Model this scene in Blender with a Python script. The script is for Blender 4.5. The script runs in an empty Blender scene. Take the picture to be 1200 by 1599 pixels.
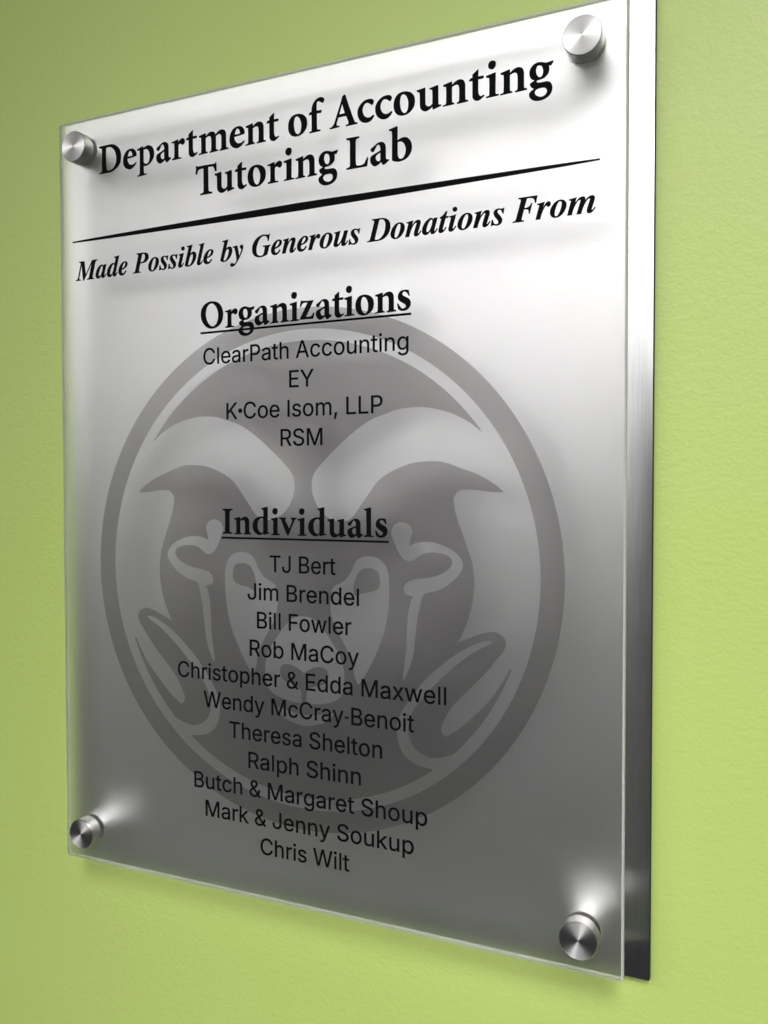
import bpy, bmesh, math, random
from mathutils import Vector, Matrix, geometry

# ------------------------------------------------------------------ camera, world, lights
S = 0.3048                      # width of the acrylic panel in metres
PH = 4.0 / 3.0                  # its height in panel widths
ZC = 1.5                        # height of the sign's centre above the floor
scene = bpy.context.scene
COL = scene.collection


def P(x, y, z=0.0):
    """panel coordinates (widths from the left edge, from the top edge, towards the wall) -> metres"""
    return Vector(((x - 0.5) * S, z * S, ZC + (PH / 2 - y) * S))


cam_data = bpy.data.cameras.new("camera")
cam = bpy.data.objects.new("camera", cam_data)
COL.objects.link(cam)
scene.camera = cam
cam_data.sensor_fit = 'HORIZONTAL'
cam_data.sensor_width = 36.0
cam_data.lens = 36.0 * 1335.3 / 1200.0
cam_data.clip_start = 0.01
cam_data.clip_end = 50.0
# camera axes: rows right, down, forward in (x, y down, z to the wall)
RX = (0.91129035, 0.00170742, 0.41176083)
RY = (0.00941164, 0.99964378, -0.02497456)
RZ = (-0.4116568, 0.02663442, 0.91094966)


def ax(r):
    return Vector((r[0], r[2], -r[1]))


pos = P(1.17746, 0.65937, -1.18060)
rt, dn, fw = ax(RX), ax(RY), ax(RZ)
m = Matrix((rt, -dn, -fw)).transposed().to_4x4()
m.translation = pos
cam.matrix_world = m

world = bpy.data.worlds.new("World")
scene.world = world
world.use_nodes = True
bg = world.node_tree.nodes["Background"]
bg.inputs[0].default_value = (0.95, 0.97, 1.0, 1)
bg.inputs[1].default_value = 0.038

scene.view_settings.view_transform = 'Standard'
scene.view_settings.look = 'None'
scene.view_settings.exposure = 0.0
scene.view_settings.gamma = 1.0
scene.cycles.sample_clamp_indirect = 0.0        # lamps seen through the sheet keep their full strength
scene.cycles.max_bounces = 16
scene.cycles.glossy_bounces = 8
scene.cycles.diffuse_bounces = 6
scene.cycles.transmission_bounces = 14


def troffers(spots, z):
    for x, y, watts in spots:
        area('ceiling_troffer', (x, y, z), (x, y, 0), 1.2, 0.6, watts, (1.0, 0.99, 0.98))


def spot(name, loc, target, watts, cone, radius):
    d = bpy.data.lights.new(name, 'SPOT')
    d.energy = watts
    d.spot_size = math.radians(cone)
    d.spot_blend = 1.0
    d.shadow_soft_size = radius
    o = bpy.data.objects.new(name, d)
    COL.objects.link(o)
    o.location = loc
    o.rotation_euler = (Vector(target) - Vector(loc)).to_track_quat('-Z', 'Y').to_euler()


def area(name, loc, target, sx, sy, watts, col=(1, 1, 1)):
    d = bpy.data.lights.new(name, 'AREA')
    d.shape = 'RECTANGLE'
    d.size, d.size_y = sx, sy
    d.energy = watts
    d.color = col
    o = bpy.data.objects.new(name, d)
    COL.objects.link(o)
    o.location = loc
    o.rotation_euler = (Vector(target) - Vector(loc)).to_track_quat('-Z', 'Y').to_euler()
    return o


troffers(((-3.2, -2.7, 7), (-1.5, -2.7, 26), (0.1, -2.7, 32), (1.7, -2.7, 22),
          (-3.4, -4.5, 18), (-1.5, -4.5, 36), (0.1, -4.5, 33), (1.7, -4.5, 18),
          (-5.0, -6.3, 46), (-3.2, -6.3, 50), (-1.5, -6.3, 44), (0.1, -6.3, 28),
          (-7.6, -8.5, 66), (-5.0, -8.5, 55), (-3.0, -8.5, 42), (-1.0, -8.5, 26)), ZC + 1.25)
spot('ceiling_downlight', (0.62, -1.45, ZC + 1.2), (0.20, 0, ZC - 0.22), 128, 34, 0.32)

# ------------------------------------------------------------------ helpers


def link(name, me, mat=None, parent=None):
    o = bpy.data.objects.new(name, me)
    COL.objects.link(o)
    if mat is not None:
        me.materials.append(mat)
    if parent is not None:
        o.parent = parent
    return o


def mat(name):
    mt = bpy.data.materials.new(name)
    mt.use_nodes = True
    nt = mt.node_tree
    return mt, nt, nt.nodes["Principled BSDF"], nt.links


def node(nt, kind, **kw):
    n = nt.nodes.new(kind)
    for k, v in kw.items():
        setattr(n, k, v)
    return n


def obj_coords(nt, scale):
    tc = node(nt, "ShaderNodeTexCoord")
    mp = node(nt, "ShaderNodeMapping")
    mp.inputs["Scale"].default_value = scale
    nt.links.new(tc.outputs["Object"], mp.inputs["Vector"])
    return mp.outputs["Vector"]


# ------------------------------------------------------------------ materials
# green painted plaster with roller stipple
M_WALL, nt, bs, L = mat("green_paint")
v = obj_coords(nt, (1, 1, 1))
n1 = node(nt, "ShaderNodeTexNoise"); n1.inputs["Scale"].default_value = 650; n1.inputs["Detail"].default_value = 4
n2 = node(nt, "ShaderNodeTexNoise"); n2.inputs["Scale"].default_value = 240; n2.inputs["Detail"].default_value = 5
n3 = node(nt, "ShaderNodeTexNoise"); n3.inputs["Scale"].default_value = 6; n3.inputs["Detail"].default_value = 3
for n in (n1, n2, n3):
    L.new(v, n.inputs["Vector"])
add = node(nt, "ShaderNodeMath", operation='MULTIPLY_ADD')
L.new(n2.outputs["Fac"], add.inputs[0]); add.inputs[1].default_value = 1.2; L.new(n1.outputs["Fac"], add.inputs[2])
bp = node(nt, "ShaderNodeBump"); bp.inputs["Strength"].default_value = 0.32; bp.inputs["Distance"].default_value = 0.0005
L.new(add.outputs[0], bp.inputs["Height"])
L.new(bp.outputs["Normal"], bs.inputs["Normal"])
cr = node(nt, "ShaderNodeMix", data_type='RGBA')
cr.inputs["A"].default_value = (0.495, 0.635, 0.162, 1)
cr.inputs["B"].default_value = (0.535, 0.67, 0.200, 1)
L.new(n3.outputs["Fac"], cr.inputs["Factor"])
L.new(cr.outputs["Result"], bs.inputs["Base Color"])
bs.inputs["Roughness"].default_value = 0.42
bs.inputs["Specular IOR Level"].default_value = 0.5

# brushed aluminium of the back plate, grain upright
M_PLATE, nt, bs, L = mat("brushed_metal")
v = obj_coords(nt, (1, 1, 0.02))
n1 = node(nt, "ShaderNodeTexNoise"); n1.inputs["Scale"].default_value = 2400; n1.inputs["Detail"].default_value = 4
L.new(v, n1.inputs["Vector"])
bp = node(nt, "ShaderNodeBump"); bp.inputs["Strength"].default_value = 0.10; bp.inputs["Distance"].default_value = 0.00005
L.new(n1.outputs["Fac"], bp.inputs["Height"]); L.new(bp.outputs["Normal"], bs.inputs["Normal"])
rr = node(nt, "ShaderNodeMapRange"); rr.inputs["To Min"].default_value = 0.27; rr.inputs["To Max"].default_value = 0.39
L.new(n1.outputs["Fac"], rr.inputs["Value"]); L.new(rr.outputs["Result"], bs.inputs["Roughness"])
cr = node(nt, "ShaderNodeMix", data_type='RGBA')
cr.inputs["A"].default_value = (0.58, 0.575, 0.575, 1); cr.inputs["B"].default_value = (0.84, 0.835, 0.835, 1)
L.new(n1.outputs["Fac"], cr.inputs["Factor"]); L.new(cr.outputs["Result"], bs.inputs["Base Color"])
bs.inputs["Metallic"].default_value = 1.0

tv = node(nt, "ShaderNodeCombineXYZ"); tv.inputs[0].default_value = 1.0
L.new(tv.outputs[0], bs.inputs["Tangent"])
bs.inputs["Anisotropic"].default_value = 0.8                  # upright grain spreads light sideways

M_PLATE_EDGE, nt, bs, L = mat("dark_edge")  # near-black edge faces of the back plate
bs.inputs["Base Color"].default_value = (0.02, 0.02, 0.02, 1)
bs.inputs["Roughness"].default_value = 0.6

# acrylic sheet: satin front, etched (frosted) back
def acrylic(name, r0, r1, haze):
    mt, nt, bs, L = mat(name)
    nt.nodes.remove(bs)
    gl = node(nt, "ShaderNodeBsdfGlass", distribution='BECKMANN')
    gl.inputs["Color"].default_value = (0.99, 0.99, 0.99, 1)
    gl.inputs["IOR"].default_value = 1.45
    n1 = node(nt, "ShaderNodeTexNoise"); n1.inputs["Scale"].default_value = 900; n1.inputs["Detail"].default_value = 2
    L.new(obj_coords(nt, (1, 1, 1)), n1.inputs["Vector"])
    rr = node(nt, "ShaderNodeMapRange"); rr.inputs["To Min"].default_value = r0; rr.inputs["To Max"].default_value = r1
    L.new(n1.outputs["Fac"], rr.inputs["Value"]); L.new(rr.outputs["Result"], gl.inputs["Roughness"])
    df = node(nt, "ShaderNodeBsdfDiffuse"); df.inputs["Color"].default_value = (0.80, 0.80, 0.80, 1)
    mx = node(nt, "ShaderNodeMixShader"); mx.inputs[0].default_value = haze
    if haze > 0:
        # faint wipe marks: a little more scatter in long cloudy patches
        n2 = node(nt, "ShaderNodeTexNoise"); n2.inputs["Scale"].default_value = 9; n2.inputs["Detail"].default_value = 6
        L.new(obj_coords(nt, (1, 1, 0.35)), n2.inputs["Vector"])
        hz = node(nt, "ShaderNodeMapRange"); hz.inputs["From Min"].default_value = 0.42; hz.inputs["From Max"].default_value = 0.72
        hz.inputs["To Min"].default_value = haze * 0.5; hz.inputs["To Max"].default_value = haze * 3.0
        L.new(n2.outputs["Fac"], hz.inputs["Value"]); L.new(hz.outputs["Result"], mx.inputs[0])
    L.new(gl.outputs[0], mx.inputs[1]); L.new(df.outputs[0], mx.inputs[2])
    L.new(mx.outputs[0], nt.nodes["Material Output"].inputs["Surface"])
    return mt


M_ACR = acrylic("acrylic_satin_front", 0.22, 0.28, 0.01)
M_FROST = acrylic("acrylic_frosted_back", 0.64, 0.7, 0.0)

# sawn edge of the sheet: light-scattering, white imitates light piped to the edge
M_EDGE, nt, bs, L = mat("acrylic_edge")
bs.inputs["Base Color"].default_value = (0.97, 0.98, 0.95, 1)
bs.inputs["Roughness"].default_value = 0.5
tl = node(nt, "ShaderNodeBsdfTranslucent"); tl.inputs["Color"].default_value = (0.97, 0.98, 0.95, 1)
mx = node(nt, "ShaderNodeMixShader"); mx.inputs[0].default_value = 0.58
L.new(bs.outputs[0], mx.inputs[1]); L.new(tl.outputs[0], mx.inputs[2])
L.new(mx.outputs[0], nt.nodes["Material Output"].inputs["Surface"])

# turned aluminium: circular grooves on the cap's face, fine rings on its side
def turned(name, base, aniso, r0, r1):
    mt, nt, bs, L = mat(name)
    tc = node(nt, "ShaderNodeTexCoord")
    sep = node(nt, "ShaderNodeSeparateXYZ"); L.new(tc.outputs["Object"], sep.inputs[0])
    px = node(nt, "ShaderNodeMath", operation='POWER'); px.inputs[1].default_value = 2; L.new(sep.outputs[0], px.inputs[0])
    py = node(nt, "ShaderNodeMath", operation='POWER'); py.inputs[1].default_value = 2; L.new(sep.outputs[1], py.inputs[0])
    sm = node(nt, "ShaderNodeMath", operation='ADD'); L.new(px.outputs[0], sm.inputs[0]); L.new(py.outputs[0], sm.inputs[1])
    sq = node(nt, "ShaderNodeMath", operation='SQRT'); L.new(sm.outputs[0], sq.inputs[0])
    cb = node(nt, "ShaderNodeCombineXYZ"); L.new(sq.outputs[0], cb.inputs[0]); L.new(sep.outputs[2], cb.inputs[1])
    nz = node(nt, "ShaderNodeTexNoise"); nz.inputs["Scale"].default_value = 5000; nz.inputs["Detail"].default_value = 3
    L.new(cb.outputs[0], nz.inputs["Vector"])
    bp = node(nt, "ShaderNodeBump"); bp.inputs["Strength"].default_value = 0.15; bp.inputs["Distance"].default_value = 0.00002
    L.new(nz.outputs["Fac"], bp.inputs["Height"]); L.new(bp.outputs["Normal"], bs.inputs["Normal"])
    rr = node(nt, "ShaderNodeMapRange"); rr.inputs["To Min"].default_value = r0; rr.inputs["To Max"].default_value = r1
    L.new(nz.outputs["Fac"], rr.inputs["Value"]); L.new(rr.outputs["Result"], bs.inputs["Roughness"])
    tg = node(nt, "ShaderNodeTangent", direction_type='RADIAL', axis='Z')
    L.new(tg.outputs[0], bs.inputs["Tangent"])
    bs.inputs["Anisotropic"].default_value = aniso
    bs.inputs["Anisotropic Rotation"].default_value = 0.25      # grooves run round, so light fans out radially
    bs.inputs["Base Color"].default_value = base
    bs.inputs["Metallic"].default_value = 1.0
    return mt


M_FACE = turned("turned_aluminium_face", (0.62, 0.615, 0.605, 1), 0.85, 0.42, 0.54)
M_BAR = turned("polished_aluminium_barrel", (0.92, 0.915, 0.905, 1), 0.0, 0.16, 0.22)
M_SIDE = turned("turned_aluminium_side", (0.66, 0.65, 0.63, 1), 0.3, 0.24, 0.34)

M_INK, nt, bs, L = mat("black_ink")
bs.inputs["Base Color"].default_value = (0.003, 0.0035, 0.004, 1)
bs.inputs["Roughness"].default_value = 0.6
bs.inputs["Specular IOR Level"].default_value = 0.04
# pale back added behind the print, to soften its shadows on the metal
wb = node(nt, "ShaderNodeBsdfDiffuse"); wb.inputs["Color"].default_value = (0.85, 0.85, 0.85, 1)
ge = node(nt, "ShaderNodeNewGeometry")
mx = node(nt, "ShaderNodeMixShader")
L.new(ge.outputs["Backfacing"], mx.inputs[0]); L.new(bs.outputs[0], mx.inputs[1]); L.new(wb.outputs[0], mx.inputs[2])
L.new(mx.outputs[0], nt.nodes["Material Output"].inputs["Surface"])

M_TINT, nt, bs, L = mat("grey_translucent_ink")
tr = node(nt, "ShaderNodeBsdfTransparent"); tr.inputs["Color"].default_value = (0.63, 0.62, 0.62, 1)
df = node(nt, "ShaderNodeBsdfDiffuse"); df.inputs["Color"].default_value = (0.25, 0.25, 0.25, 1)
mx = node(nt, "ShaderNodeMixShader"); mx.inputs[0].default_value = 0.06
L.new(tr.outputs[0], mx.inputs[1]); L.new(df.outputs[0], mx.inputs[2])
L.new(mx.outputs[0], nt.nodes["Material Output"].inputs["Surface"])

# ------------------------------------------------------------------ the wall
PANEL_T = 0.0156                # acrylic thickness (panel widths)
GAP = 0.0671                    # face of the acrylic to face of the plate
PLATE_T = 0.0100
EX = 0.0277                     # how far the plate reaches past the panel
WALL_Z = GAP + PLATE_T + 0.004


def grid_wall():
    bm = bmesh.new()
    y = WALL_Z * S
    a, b, c, d = [bm.verts.new(q) for q in ((-4, y, 0), (3, y, 0), (3, y, 2.9), (-4, y, 2.9))]
    bm.faces.new((a, b, c, d))
    e, f, g, h = [bm.verts.new(q) for q in ((-4, y + .12, 0), (3, y + .12, 0), (3, y + .12, 2.9), (-4, y + .12, 2.9))]
    bm.faces.new((h, g, f, e))
    bm.faces.new((a, e, f, b)); bm.faces.new((b, f, g, c)); bm.faces.new((c, g, h, d)); bm.faces.new((d, h, e, a))
    me = bpy.data.meshes.new("wall")
    bm.normal_update(); bm.to_mesh(me); bm.free()
    return me


wall = link("wall", grid_wall(), M_WALL)
wall["kind"] = "structure"

# ------------------------------------------------------------------ the sign
sign = bpy.data.objects.new("wall_sign", None)
COL.objects.link(sign)
sign.location = P(0.5, PH / 2, WALL_Z)
sign["label"] = "frosted acrylic donor sign over a brushed metal plate, bolted to the green wall"
sign["category"] = "sign"
bpy.context.view_layer.update()
ORG = sign.location.copy()


def slab(name, x0, y0, x1, y1, z0, z1, rad, bev, mats, parent, rim=None, back=None):
    """rounded-corner sheet lying in the panel's plane, origin at its centre"""
    c = P((x0 + x1) / 2, (y0 + y1) / 2, (z0 + z1) / 2)
    bm = bmesh.new()
    ring = []
    hw, hh, r = (x1 - x0) / 2 * S, (y1 - y0) / 2 * S, rad * S
    for k, (sx, sz) in enumerate(((1, 1), (-1, 1), (-1, -1), (1, -1))):
        for j in range(5):
            a = math.radians(90 * k + 22.5 * j)
            ring.append(((sx * (hw - r) + r * math.cos(a)), (sz * (hh - r) + r * math.sin(a))))
    ht = (z1 - z0) / 2 * S
    lay = [(-ht, bev * S), (-ht + bev * S, 0), (ht - bev * S, 0), (ht, bev * S)]
    rows = []
    for yy, inset in lay:
        fx, fz = (hw - inset) / hw, (hh - inset) / hh
        rows.append([bm.verts.new((x * fx, yy, z * fz)) for x, z in ring])
    n = len(ring)
    for a, b in zip(rows[:-1], rows[1:]):
        for i in range(n):
            f = bm.faces.new((a[i], b[i], b[(i + 1) % n], a[(i + 1) % n]))
            if rim is not None:
                f.material_index = rim
    bm.faces.new(rows[0])
    fb = bm.faces.new(list(reversed(rows[-1])))
    if back is not None:
        fb.material_index = back
    bmesh.ops.recalc_face_normals(bm, faces=bm.faces[:])
    me = bpy.data.meshes.new(name)
    bm.to_mesh(me); bm.free()
    for q in mats:
        me.materials.append(q)
    o = bpy.data.objects.new(name, me)
    COL.objects.link(o)
    o.parent = parent
    base = ORG if parent is sign else parent["_c"]
    o.location = c - Vector(base)
    o["_c"] = tuple(c)
    return o


plate = slab("back_plate", -EX, -EX, 1 + EX, PH + EX, GAP, GAP + PLATE_T, 0.0030, 0.0012, [M_PLATE, M_PLATE_EDGE], sign, rim=1)
plate["label"] = "brushed metal back plate with dark edges"
panel = slab("acrylic_panel", 0, 0, 1, PH, 0, PANEL_T, 0.0025, 0.0021, [M_ACR, M_EDGE, M_FROST], sign, rim=1, back=2)
panel["label"] = "frosted clear acrylic panel carrying the print"
PC = Vector(panel["_c"])

# ------------------------------------------------------------------ outlines -> sheets


def inside(pt, poly):
    """winding number test, so that strokes crossing themselves stay solid"""
    x, y = pt
    w = 0
    xj, yj = poly[-1]
    for xi, yi in poly:
        if yj <= y:
            if yi > y and (xi - xj) * (y - yj) - (x - xj) * (yi - yj) > 0:
                w += 1
        elif yi <= y and (xi - xj) * (y - yj) - (x - xj) * (yi - yj) < 0:
            w -= 1
        xj, yj = xi, yi
    return w != 0


def area2(poly):
    return sum(poly[i - 1][0] * poly[i][1] - poly[i][0] * poly[i - 1][1] for i in range(len(poly)))


def fill(ops):
    """ops: list of (+1 | -1, polygon); later ones paint over earlier ones -> verts, triangles"""
    vs, es = [], []
    for s, poly in ops:
        b = len(vs)
        vs += [Vector(q) for q in poly]
        es += [(b + i, b + (i + 1) % len(poly)) for i in range(len(poly))]
    ov, oe, of = geometry.delaunay_2d_cdt(vs, es, [], 0, 1e-7)[:3]
    boxes = [(min(q[0] for q in p), max(q[0] for q in p), min(q[1] for q in p), max(q[1] for q in p)) for s, p in ops]
    tris = []
    for f in of:
        c = ((ov[f[0]][0] + ov[f[1]][0] + ov[f[2]][0]) / 3, (ov[f[0]][1] + ov[f[1]][1] + ov[f[2]][1]) / 3)
        on = False
        for (s, p), bx in zip(ops, boxes):
            if bx[0] <= c[0] <= bx[1] and bx[2] <= c[1] <= bx[3] and inside(c, p):
                on = s > 0
        if on:
            tris.append(tuple(f))
    return [tuple(q) for q in ov], tris


def print_mesh(name, shapes, z0, z1):
    """shapes: list of (verts, tris) in panel coordinates; a thin film from z0 (back) to z1 (front)"""
    V, F = [], []
    for vs, ts in shapes:
        b = len(V)
        n = len(vs)
        used = {}
        V += [tuple(P(x, y, z1) - PC) for x, y in vs]
        edges = {}
        for t in ts:
            a, c, d = (vs[i] for i in t)
            cr = (c[0] - a[0]) * (d[1] - a[1]) - (c[1] - a[1]) * (d[0] - a[0])
            t = t if cr < 0 else t[::-1]          # wound to face the viewer
            F.append(tuple(b + i for i in t))
            for i in range(3):
                edges[(t[i], t[(i + 1) % 3])] = 1
        if z0 != z1:
            V += [tuple(P(x, y, z0) - PC) for x, y in vs]
            for (i, j) in edges:
                if (j, i) not in edges:
                    F.append((b + j, b + i, b + n + i, b + n + j))
    me = bpy.data.meshes.new(name)
    me.from_pydata(V, [], F)
    bm = bmesh.new(); bm.from_mesh(me)
    loose = [q for q in bm.verts if not q.link_faces]
    bmesh.ops.delete(bm, geom=loose, context='VERTS')
    bm.to_mesh(me); bm.free()
    me.update()
    return me


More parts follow.
